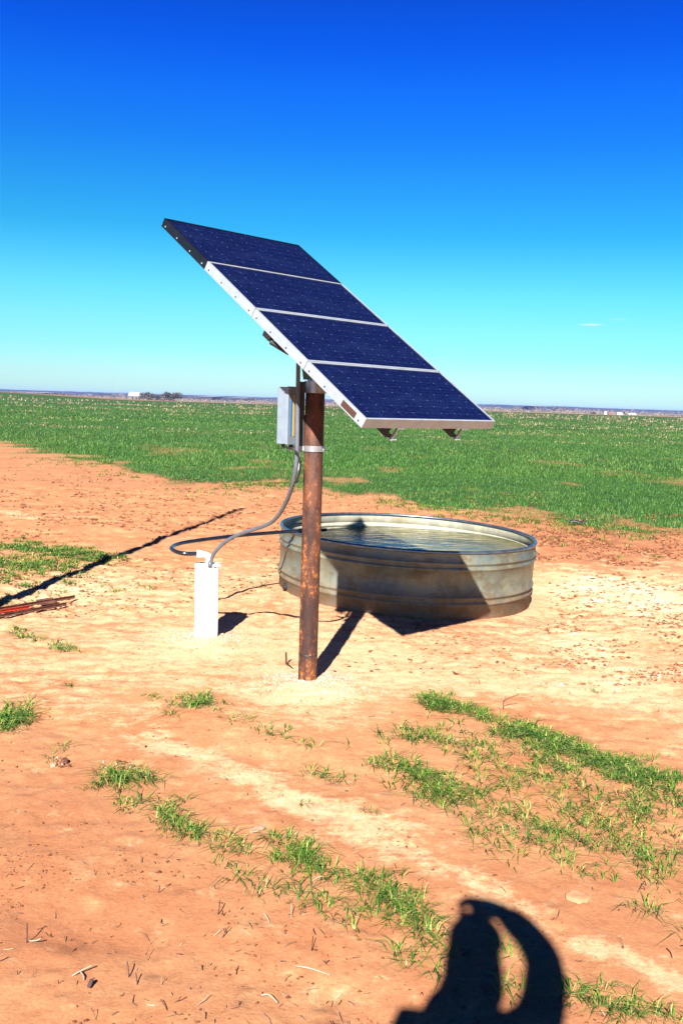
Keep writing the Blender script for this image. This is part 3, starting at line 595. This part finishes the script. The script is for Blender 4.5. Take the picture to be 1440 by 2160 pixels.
# ---------------------------------------------------------------- small things on the ground
def gzz(x, y): return float(gz(x, y))
p = gp(603, 1400); b = Vector((p[0], p[1], gzz(p[0], p[1])))
rod = thing('steel_rod', b, 'short rusty steel rod sticking up from the sand left of the pole foot', 'steel rod')
bm = bmesh.new(); tube(bm, [(0, 0, -.03), (.001, 0, .03), (-.001, 0, .075)], .0055, 8); obj('rod', bm, M_RUST, rod)
bm = bmesh.new(); tube(bm, spline([(.033, .03, .024), (.012, .008, .010), (.003, -.004, .006), (.02, -.05, .012), (.045, -.11, .010), (.072, -.17, -.004)], 5), .0032, 6); obj('bent_wire', bm, M_DARKST, rod, True)
def tpost(name, a, b2, m, label, z=.03):
    a = Vector(a); b2 = Vector(b2); d = b2-a; L_ = d.length; bm = bmesh.new()
    box(bm, (L_/2, 0, 0), (L_, .026, .004)); box(bm, (L_/2, 0, .010), (L_, .004, .020))
    for k in range(int(L_/.055)): box(bm, (.03+k*.055, 0, -.006), (.016, .012, .009))
    o = obj(name, bm, m, None); o.location = a; o.matrix_world = Matrix.Translation(a) @ d.to_track_quat('X', 'Z').to_matrix().to_4x4() @ Matrix.Rotation(R(25), 4, 'X'); return tag(o, label, 'fence post', 'steel fence posts lying on the ground')
M_RED = m_noise('red rusty paint', (.75, .06, .02), (.45, .06, .03), 12, .55, .1); M_RUST2 = m_noise('dark rust', (.10, .035, .022), (.24, .09, .05), 18, .8, .1, bump=.3)
a1 = gp(-120, 1326); a2 = gp(62, 1290); tpost('fence_post', (a1[0], a1[1], .055), (a2[0], a2[1], .03), M_RED, 'bright red steel fence post lying at the left edge, nearest the viewer')
a1 = gp(-160, 1322); a2 = gp(158, 1263); fp = tpost('fence_post', (a1[0], a1[1], .035), (a2[0], a2[1], .012), M_RUST2, 'long rusty steel fence post with an anchor plate lying behind the red one')
LL = (Vector((a2[0], a2[1], 0))-Vector((a1[0], a1[1], 0))).length
bm = bmesh.new(); box(bm, (LL-.26, 0, .004), (.15, .075, .004)); obj('anchor_plate', bm, M_RUST2, fp)
a1 = gp(-140, 1330); a2 = gp(140, 1277); tpost('fence_post', (a1[0], a1[1], .012), (a2[0], a2[1], .008), M_RUST2, 'thin rusty fence post half buried in sand between the other two posts')
def slab(name, px, py, w, d, h, m, label, cat, seed, sub=3):
    p = gp(px, py); bm = bmesh.new(); bmesh.ops.create_icosphere(bm, subdivisions=sub, radius=1)
    for v in bm.verts:
        c = v.co.copy(); k = 1 + .55*(float(fbm(c.x*1.3+seed*7, c.y*1.3+c.z, seed, 4))-.5)*2; v.co = Vector((c.x*k*w, c.y*k*d, max(-.3, min(.62, c.z)*(.8+.4*k))*h))
    o = obj(name, bm, m, None, False); o.location = (p[0], p[1], gzz(p[0], p[1])+h*.1); o.rotation_euler.z = seed; return tag(o, label, cat)
M_STONE = m_noise('dry crust', (.56, .27, .135), (.68, .38, .20), 30, .95, 0, .1, .4); M_WSTONE = m_noise('pale stone', (.52, .33, .20), (.72, .54, .38), 25, .9, 0, .1, .3)
slab('soil_plate', 1222, 1888, .040, .036, .009, M_STONE, 'flat tan plate of dried soil on the sand above the photographer shadow', 'soil plate', 3)
slab('stone', 540, 1757, .036, .018, .008, M_WSTONE, 'small flat whitish stone behind the diagonal grass row', 'stone', 4)
slab('stone', 113, 1618, .024, .013, .015, M_WSTONE, 'knobbly pale stone among dark crumbs at left of the sand', 'stone', 5)
slab('dirt_clod', 136, 1611, .018, .015, .024, M_RUST2, 'dark red dirt clod beside the knobbly pale stone', 'dirt clod', 6)
slab('dirt_clod', 302, 1574, .014, .012, .016, M_STONE, 'lone rounded tan clod on smooth sand below the small grass tuft', 'dirt clod', 8)
p = gp(1215, 1109); bk = thing('driftwood', (p[0], p[1], gzz(p[0], p[1])), 'dark chunk of wood lying at the edge of the green field right of the tank', 'wood')
bm = bmesh.new(); tube(bm, spline([(-.10, 0, .02), (-.04, .01, .045), (.03, 0, .03), (.10, .01, .035), (.13, 0, .02)], 4), [.012]+[.028]*15+[.01], 8); obj('trunk_piece', bm, M_DARKST, bk, True)
bm = bmesh.new(); tube(bm, [(.08, 0, .04), (.085, 0, .08), (.075, 0, .12)], .006, 6); obj('stub', bm, M_DARKST, bk, True)
def twig(px, py, pts, label, m=M_RUST2, r=.0022):
    p = gp(px, py); bm = bmesh.new(); 
    for q in pts: tube(bm, spline(q, 4), r, 5)
    o = obj('twig', bm, m, None, True); o.location = (p[0], p[1], gzz(p[0], p[1])); return tag(o, label, 'twig')
twig(1062, 1492, [[(0, 0, -.01), (-.002, .01, .03), (.0, .0, .055)], [(-.002, .0, .045), (.03, .0, .068), (.075, .0, .085)]], 'reddish forked twig standing on the sand behind the dense grass row')
M_DRY = m_noise('dark dry twig', (.05, .025, .03), (.12, .06, .05), 40, .8); M_PALE = m_noise('dry pale straw', (.60, .46, .32), (.45, .31, .20), 40, .7)
twig(57, 1990, [[(0, 0, 0), (.0, .004, .03), (.001, 0, .062)], [(0, 0, 0), (.004, -.01, -.004)]], 'dark upright stem with a white straw at its foot, lower left', M_DRY, .0018)
twig(70, 1990, [[(-.01, 0, .004), (.01, 0, .006), (.022, .004, .010)]], 'short white straw beside the dark upright stem, lower left', M_PALE, .0022)
twig(188, 2085, [[(0, 0, .006), (.003, .008, .014), (.004, .015, .018)]], 'small dark seed husk below the crossed straws, lower left', M_DRY, .006)
twig(170, 2058, [[(-.02, -.008, .004), (.002, .006, .012), (.028, .022, .018)], [(-.002, .008, .006), (.012, -.012, .008), (.016, -.024, .004)]], 'crossed grey straws above the dark seed husk, lower left', M_PALE, .0022)
twig(272, 2060, [[(0, 0, 0), (-.004, .012, .018), (-.01, .02, .034)]], 'left one of two short dark stems near the bottom edge', M_DRY, .0018)
twig(290, 2075, [[(0, 0, 0), (-.004, .010, .014), (-.008, .016, .026)]], 'right one of two short dark stems near the bottom edge', M_DRY, .0018)
twig(660, 2048, [[(-.055, .02, .008), (-.01, .004, .012), (.05, -.016, .006)]], 'long pale straw lying left of the photographer shadow', M_PALE, .0026)
twig(568, 2100, [[(-.025, .012, .004), (.0, .0, .014), (.024, -.018, .004)]], 'white topped straw at the bottom edge left of the photographer shadow', M_PALE, .0026)
twig(460, 1930, [[(0, 0, 0), (.003, .003, .02), (.004, .004, .045)]], 'dark upright stem on the sand below the diagonal grass row', M_DRY, .0018)
twig(472, 1975, [[(-.004, 0, 0), (.004, .006, .016), (.014, .014, .030)], [(.003, .006, .014), (-.002, .004, .028)]], 'small forked dark twig on the open red sand', M_DRY, .0014)

# tall post whose long shadow crosses the sand
HPOLE = 5.5; L_ = HPOLE/math.tan(R(SUN_EL)); px_, py_ = -1.406-L_*math.sin(R(SUN_AZ)), 13.61-L_*math.cos(R(SUN_AZ))
bm = bmesh.new(); lathe(bm, [(.062, -.2), (.055, 2.5), (.045, 5.2), (.036, HPOLE), (.001, HPOLE+.01)], 20); tp = obj('wooden_post', bm, m_noise('weathered wood', (.16, .12, .09), (.28, .22, .17), 12, .85, bump=.4), None, True); tp.location = (px_, py_, gzz(px_, py_))
tag(tp, 'tall thin weathered post whose long shadow crosses the sand and the left grass', 'post')

# ---------------------------------------------------------------- far farms, trees and ridge
def bush(name, px, py, D, wpx, hpx, m, label, cat, group, seed, n=2600):
    r = np.random.default_rng(seed); b = aty(px, py, D); w = wpx/FPX*D/2; h = hpx/FPX*D
    t = thing(name, b, label, cat, group)
    nc = 9; cc = np.stack([r.uniform(-.7, .7, nc)*w, r.uniform(-.4, .4, nc)*w, h*r.uniform(.42, .72, nc)], 1); rad = np.minimum(w, h)*r.uniform(.28, .42, nc)
    i = r.integers(0, nc, n); v = r.normal(0, 1, (n, 3)); v /= np.linalg.norm(v, axis=1)[:, None]; P = cc[i] + v*(rad[i]*r.random(n)**.4)[:, None]*np.array([1.25, 1.25, .85]); P[:, 2] = np.clip(P[:, 2], h*.12, h)
    s = .05*h; T3 = P[:, None]+r.normal(0, s, (n, 3, 3)); crown = trimesh('crown', T3.reshape(-1, 3), np.arange(n*3).reshape(-1, 3), [m], tint=np.repeat(r.random(n), 3), parent=t)
    bm = bmesh.new()
    for k in range(4):
        e = Vector(cc[k]); tube(bm, [(0, 0, -.3), (e.x*.25, e.y*.25, h*.22), tuple(e)], [h*.035, h*.028, h*.01], 6)
    obj('trunk', bm, M_BARK, t); return t
M_BARK = mat('bark', (.05, .035, .03), .9); M_DTREE = m_blade('dark winter tree', (.035, .03, .025), (.09, .085, .06), (.16, .14, .10)); M_SCRUB = m_blade('pale scrub', (.16, .12, .10), (.34, .27, .22), (.52, .44, .36)); M_CEDAR = m_blade('cedar', (.015, .03, .015), (.03, .05, .025), (.06, .07, .04))
bush('tree', 313, 846, 900, 56, 19, M_DTREE, 'brownish bare tree right of the far white house on the left', 'tree', 'far trees on the left horizon', 71)
bush('tree', 362, 849, 880, 48, 22, M_DTREE, 'darkest rounded tree, rightmost in the clump by the far white house', 'tree', 'far trees on the left horizon', 72)
bush('tree', 336, 847, 870, 26, 14, M_DTREE, 'small low tree between the two larger far trees', 'tree', 'far trees on the left horizon', 73, 1300)
bush('tree', 1317, 877, 900, 11, 12, M_CEDAR, 'dark green tree beside the small far white house at right', 'tree', None, 74, 1200)
bush('bush', 1248, 875, 880, 13, 7, M_DTREE, 'low dark bush on the far field edge left of the right farm', 'bush', None, 75, 900)
bush('bush', 1439, 884, 880, 9, 8, M_DTREE, 'small dark bush on the horizon at the right edge', 'bush', None, 76, 900)
def house(name, px, py, D, wpx, hpx, roofc, wallc, label, rz=0, depth=.7, roofh=.42, dark=True, cat='house'):
    b = aty(px, py, D); w = wpx/FPX*D; h = hpx/FPX*D; t = thing(name, b, label, cat, None, rz); wh = h*(1-roofh)
    bm = bmesh.new(); box(bm, (0, 0, wh/2-.2), (w*.94, w*depth, wh+.4)); obj('wall', bm, mat('wall', wallc, .8), t)
    bm = bmesh.new(); x, y = w/2, w*depth/2+.3
    v = [bm.verts.new(c) for c in [(-x, -y, wh), (x, -y, wh), (x, y, wh), (-x, y, wh), (-x*.92, 0, h), (x*.92, 0, h)]]
    for f in [(0, 1, 5, 4), (2, 3, 4, 5), (0, 4, 3), (1, 2, 5), (3, 2, 1, 0)]: bm.faces.new([v[k] for k in f])
    obj('roof', bm, mat('roof', roofc, .6), t)
    if dark:
        for k in (-.28, .05, .32):
            bm = bmesh.new(); box(bm, (k*w, -w*depth/2-.03, wh*.45), (w*.11, .08, wh*.62)); obj('window', bm, M_DARKST, t)
    return t
house('farmhouse', 284, 843.5, 900, 24, 16, (.78, .78, .76), (.30, .28, .27), 'far white gabled house left of the dark trees on the horizon', R(35), .6, .5)
house('farmhouse', 1306, 877, 900, 12, 7, (.75, .74, .72), (.75, .72, .70), 'tiny white house beside the dark green tree on the right horizon', R(-10), dark=False)
house('shed', 1332, 877, 950, 17, 5, (.80, .80, .80), (.10, .08, .07), 'long low shed with a bright white roof at right of the far farm', 0, .4, .6, False, 'shed')
house('barn', 1288, 877, 940, 12, 7, (.36, .14, .10), (.34, .15, .10), 'small reddish barn left of the tiny white house on the right horizon', 0, .6, .4, False, 'barn')
b = aty(1276, 872, 920); t = thing('storage_tank', b, 'tiny white storage tank left of the reddish barn on the horizon', 'storage tank'); bm = bmesh.new(); lathe(bm, [(1.1, -1.5), (1.1, 1.2), (.9, 1.6), (.01, 1.8)], 16); obj('shell', bm, M_WHITE, t)
bm = bmesh.new(); cyl(bm, (0, 0, 1.7), (0, 0, 2.0), .25, 8); obj('hatch', bm, M_DARKST, t)
# scrub belt: nobody could count it
r = np.random.default_rng(81); n = 2600; x = r.uniform(-620, 620, n); y = r.uniform(820, 1250, n); dens = fbm(x*.012, y*.01, 140, 3); k = dens > .36; x, y, dens = x[k], y[k], dens[k]; n = len(x); m_ = 26
hh = (2.4+4.2*r.random(n)**1.5)*(.6+dens*.8)*(1+.35*(x/600)); c = np.stack([x, y, gz(x, y)], 1); v = r.normal(0, 1, (n, m_, 3)); v /= np.linalg.norm(v, axis=2)[..., None]
P = c[:, None]+v*(r.random((n, m_, 1))**.4)*np.stack([hh*.9, hh*.9, hh*.5], 1)[:, None]+np.array([0, 0, 1])*(hh*.5)[:, None, None]
T3 = (P[:, :, None]+r.normal(0, .33, (n, m_, 3, 3))).reshape(-1, 3)
tag(trimesh('scrub', T3, np.arange(len(T3)).reshape(-1, 3), [M_SCRUB], tint=np.repeat(np.clip(r.random(n*m_)*.7+np.repeat(r.random(n), m_)*.4, 0, 1), 3)), 'pale grey brown belt of bare scrub beyond the green field', 'scrub', kind='stuff')
M_RIDGE = m_noise('wooded ridge', (.015, .02, .03), (.03, .035, .04), .01, .95)
M_FAR = m_noise('pale dry field', (.72, .66, .55), (.60, .55, .46), .02, .95)
for i, (x0, x1, yl) in enumerate([(-5, 62, 825.3), (212, 252, 829.5), (384, 452, 834.6), (1150, 1192, 857.3), (470, 520, 838)]):
    D = 2300; a = aty(x0, yl, D); b = aty(x1, yl+.031*(x1-x0), D); ww = b[0]-a[0]; bm = bmesh.new(); hh_ = .8
    # a gently rising slope of bare ground
    nn = 24; top = [bm.verts.new((a[0]+ww*k/nn, D+240, a[2]+hh_*(math.sin(math.pi*min(max(k/nn, .02), .98))**.4))) for k in range(nn+1)]; bot = [bm.verts.new((a[0]+ww*k/nn, D, a[2]-.3)) for k in range(nn+1)]
    bk_ = [bm.verts.new((a[0]+ww*k/nn, D+420, -6)) for k in range(nn+1)]; ft = [bm.verts.new((a[0]+ww*k/nn, D-100, -6)) for k in range(nn+1)]
    for k in range(nn): 
        for p_, q_ in ((ft, bot), (bot, top), (top, bk_)): bm.faces.new((p_[k], p_[k+1], q_[k+1], q_[k]))
    o = obj('pale_field', bm, M_FAR); o.data.materials.append(M_RIDGE); tag(o, kind='structure')
    for f_ in o.data.polygons: f_.material_index = 1 if min(o.data.vertices[v_].co.z for v_ in f_.vertices) < -5.5 else 0
xs = np.linspace(-2600, 2600, 700); top = 8.6 + 2.4*(fbm(xs*.01, xs*0, 150, 5)-.5)*2; D = 4300
V = np.concatenate([np.stack([xs, 0*xs+D-500, 0*xs-8], 1), np.stack([xs, 0*xs+D-250, top*.2], 1), np.stack([xs, 0*xs+D, top], 1), np.stack([xs, 0*xs+D+600, 0*xs-8], 1)]); n = len(xs); i = np.arange(n-1)
F = np.concatenate([np.stack([i+k*n, i+1+k*n, i+1+(k+1)*n, i+(k+1)*n], 1) for k in range(3)])
tag(trimesh('hills', V, F, [M_RIDGE], smooth=True), kind='structure')

# ---------------------------------------------------------------- the photographer (only the shadow is in view)
def skin(name, J, E, m, parent, sub=2):
    me = bpy.data.meshes.new(name); me.from_pydata([j[:3] for j in J], E, []); o = put(name, me, m, parent); o.modifiers.new('skin', 'SKIN')
    sv = me.skin_vertices[0].data if me.skin_vertices else None
    if sv is None:
        bpy.context.view_layer.objects.active = o; bm = bmesh.new(); bm.from_mesh(me); bm.verts.layers.skin.verify(); bm.to_mesh(me); bm.free(); sv = me.skin_vertices[0].data
    for k, j in enumerate(J): sv[k].radius = (j[3], j[4] if len(j) > 4 else j[3]); sv[k].use_root = k == 0
    s = o.modifiers.new('sub', 'SUBSURF'); s.levels = s.render_levels = sub
    for p in me.polygons: p.use_smooth = True
    return o
PX0, PY0 = -.06, -.34; SHX = .016
per = thing('person', (PX0, PY0, 0), 'person in a jacket holding up a camera, right elbow out, casting a shadow', 'person')
def rel(J): return [(j[0]-PX0+SHX, j[1]-PY0+.10, (j[2]*1.051-.066 if j[2] > 1.2 else j[2]), *j[3:]) for j in J]
torso = [(-.06, -.36, 1.02, .15, .11), (-.06, -.36, 1.25, .15, .11), (-.065, -.33, 1.50, .17, .11), (-.07, -.29, 1.66, .12, .09), (-.075, -.26, 1.78, .080, .065), (-.072, -.24, 1.88, .102, .095), (-.076, -.235, 1.98, .098, .10), (-.088, -.225, 2.10, .072, .08),
         (.065, -.28, 1.705, .068), (.115, -.28, 1.82, .056), (.127, -.27, 1.97, .050), (.072, -.22, 2.04, .040), (.002, -.17, 2.075, .034), (-.080, -.145, 2.07, .070, .055),
         (-.232, -.28, 1.715, .085), (-.245, -.22, 1.50, .052), (-.225, -.14, 1.42, .046), (-.165, -.115, 1.58, .040), (-.115, -.10, 1.74, .030), (-.10, -.085, 1.82, .034, .022),
         (.03, -.36, .95, .09), (.05, -.34, .52, .062), (.05, -.36, .12, .045), (.06, -.24, .04, .038), (-.15, -.36, .95, .09), (-.18, -.34, .52, .062), (-.19, -.36, .12, .045), (-.20, -.24, .04, .038)]
EE = [(0, 1), (1, 2), (2, 3), (3, 4), (4, 5), (5, 6), (6, 7), (3, 8), (8, 9), (9, 10), (10, 11), (11, 12), (12, 13), (3, 14), (14, 15), (15, 16), (16, 17), (17, 18), (18, 19), (0, 20), (20, 21), (21, 22), (22, 23), (0, 24), (24, 25), (25, 26), (26, 27)]
J = list(torso); E2 = list(EE)
def finger(root, pts, r0=.009):      # fingers as short chains rooted in the palm
    k = root
    for q in pts: J.append((*q, r0)); E2.append((k, len(J)-1)); k = len(J)-1; r0 *= .92
for i in range(4):                    # right hand curled over the camera's upper end
    o_ = -.030+i*.019; finger(13, [(-.092, -.125+o_*.9, 2.086-.004*i), (-.110, -.12+o_*.9, 2.066-.005*i), (-.112, -.115+o_*.9, 2.042-.004*i)])
finger(13, [(-.050, -.165, 2.02), (-.072, -.160, 1.995)], .010)
for i in range(4):                    # left hand cupped under its lower end
    o_ = -.028+i*.018; finger(19, [(-.080, -.075+o_, 1.842), (-.055, -.072+o_, 1.85+.002*i), (-.045, -.07+o_, 1.875)])
finger(19, [(-.125, -.105, 1.85), (-.128, -.10, 1.88)], .010)
J.append((-.074, -.125, 1.935, .014)); E2.append((6, len(J)-1))        # nose
M_SKIN = mat('skin', (.45, .25, .17), .55); skin('body', rel(J), E2, M_SKIN, per)
M_JKT = m_noise('dark blue jacket', (.03, .05, .12), (.04, .06, .15), 20, .8); M_TRS = m_noise('denim trousers', (.05, .07, .14), (.07, .09, .16), 30, .85)
jk = [(*j[:3], j[3]+.014, (j[4] if len(j) > 4 else j[3])+.014) for j in torso[:4]] + [(*j[:3], j[3]+.013) for j in torso[8:13]] + [(*j[:3], j[3]+.013) for j in torso[14:19]]
skin('jacket', rel(jk), [(0, 1), (1, 2), (2, 3), (3, 4), (4, 5), (5, 6), (6, 7), (7, 8), (3, 9), (9, 10), (10, 11), (11, 12), (12, 13)], M_JKT, per)
tr_ = [torso[0]] + torso[20:23] + torso[24:27]; skin('trousers', rel([(*j[:3], j[3]+.016) for j in tr_]), [(0, 1), (1, 2), (2, 3), (0, 4), (4, 5), (5, 6)], M_TRS, per)
skin('hair', rel([(-.076, -.255, 1.97, .100, .10), (-.078, -.25, 2.02, .090, .095), (-.088, -.24, 2.09, .070, .078)]), [(0, 1), (1, 2)], mat('brown hair', (.06, .035, .02), .8), per)
for s in (-1, 1):
    bm = bmesh.new(); bmesh.ops.create_uvsphere(bm, u_segments=10, v_segments=8, radius=.013); o = obj('eye', bm, mat('eye', (.7, .7, .7), .2), per, True); o.location = (-.074+s*.034-PX0+SHX, -.040-PY0, 1.999)
dc = thing('digital_camera', (-.070, -.03, 1.985), 'small silver camera held upright before the photographer face', 'camera')
bm = bmesh.new(); box(bm, (0, 0, 0), (.062, .034, .145)); obj('camera_body', bm, M_ZINC, dc, bevel=.006)
bm = bmesh.new(); cyl(bm, (0, .015, 0), (0, .042, 0), .022, 24); ln = obj('lens', bm, M_BLACK, dc, True)

# ---------------------------------------------------------------- haze over the whole plain
mh = bpy.data.materials.new('haze air'); mh.use_nodes = True; t_ = mh.node_tree; t_.nodes.clear(); mo_ = t_.nodes.new('ShaderNodeOutputMaterial'); pv_ = t_.nodes.new('ShaderNodeVolumePrincipled')
pv_.inputs['Color'].default_value = (.28, .40, 1.0, 1); pv_.inputs['Density'].default_value = HAZE; pv_.inputs['Anisotropy'].default_value = 0; t_.links.new(pv_.outputs[0], mo_.inputs['Volume'])
bm = bmesh.new(); box(bm, (0, 0, (14-7.5)/2), (12400, 12400, 14+7.5)); hz = obj('haze', bm, mh); tag(hz, kind='stuff', label='thin bluish air over the whole plain', cat='haze')
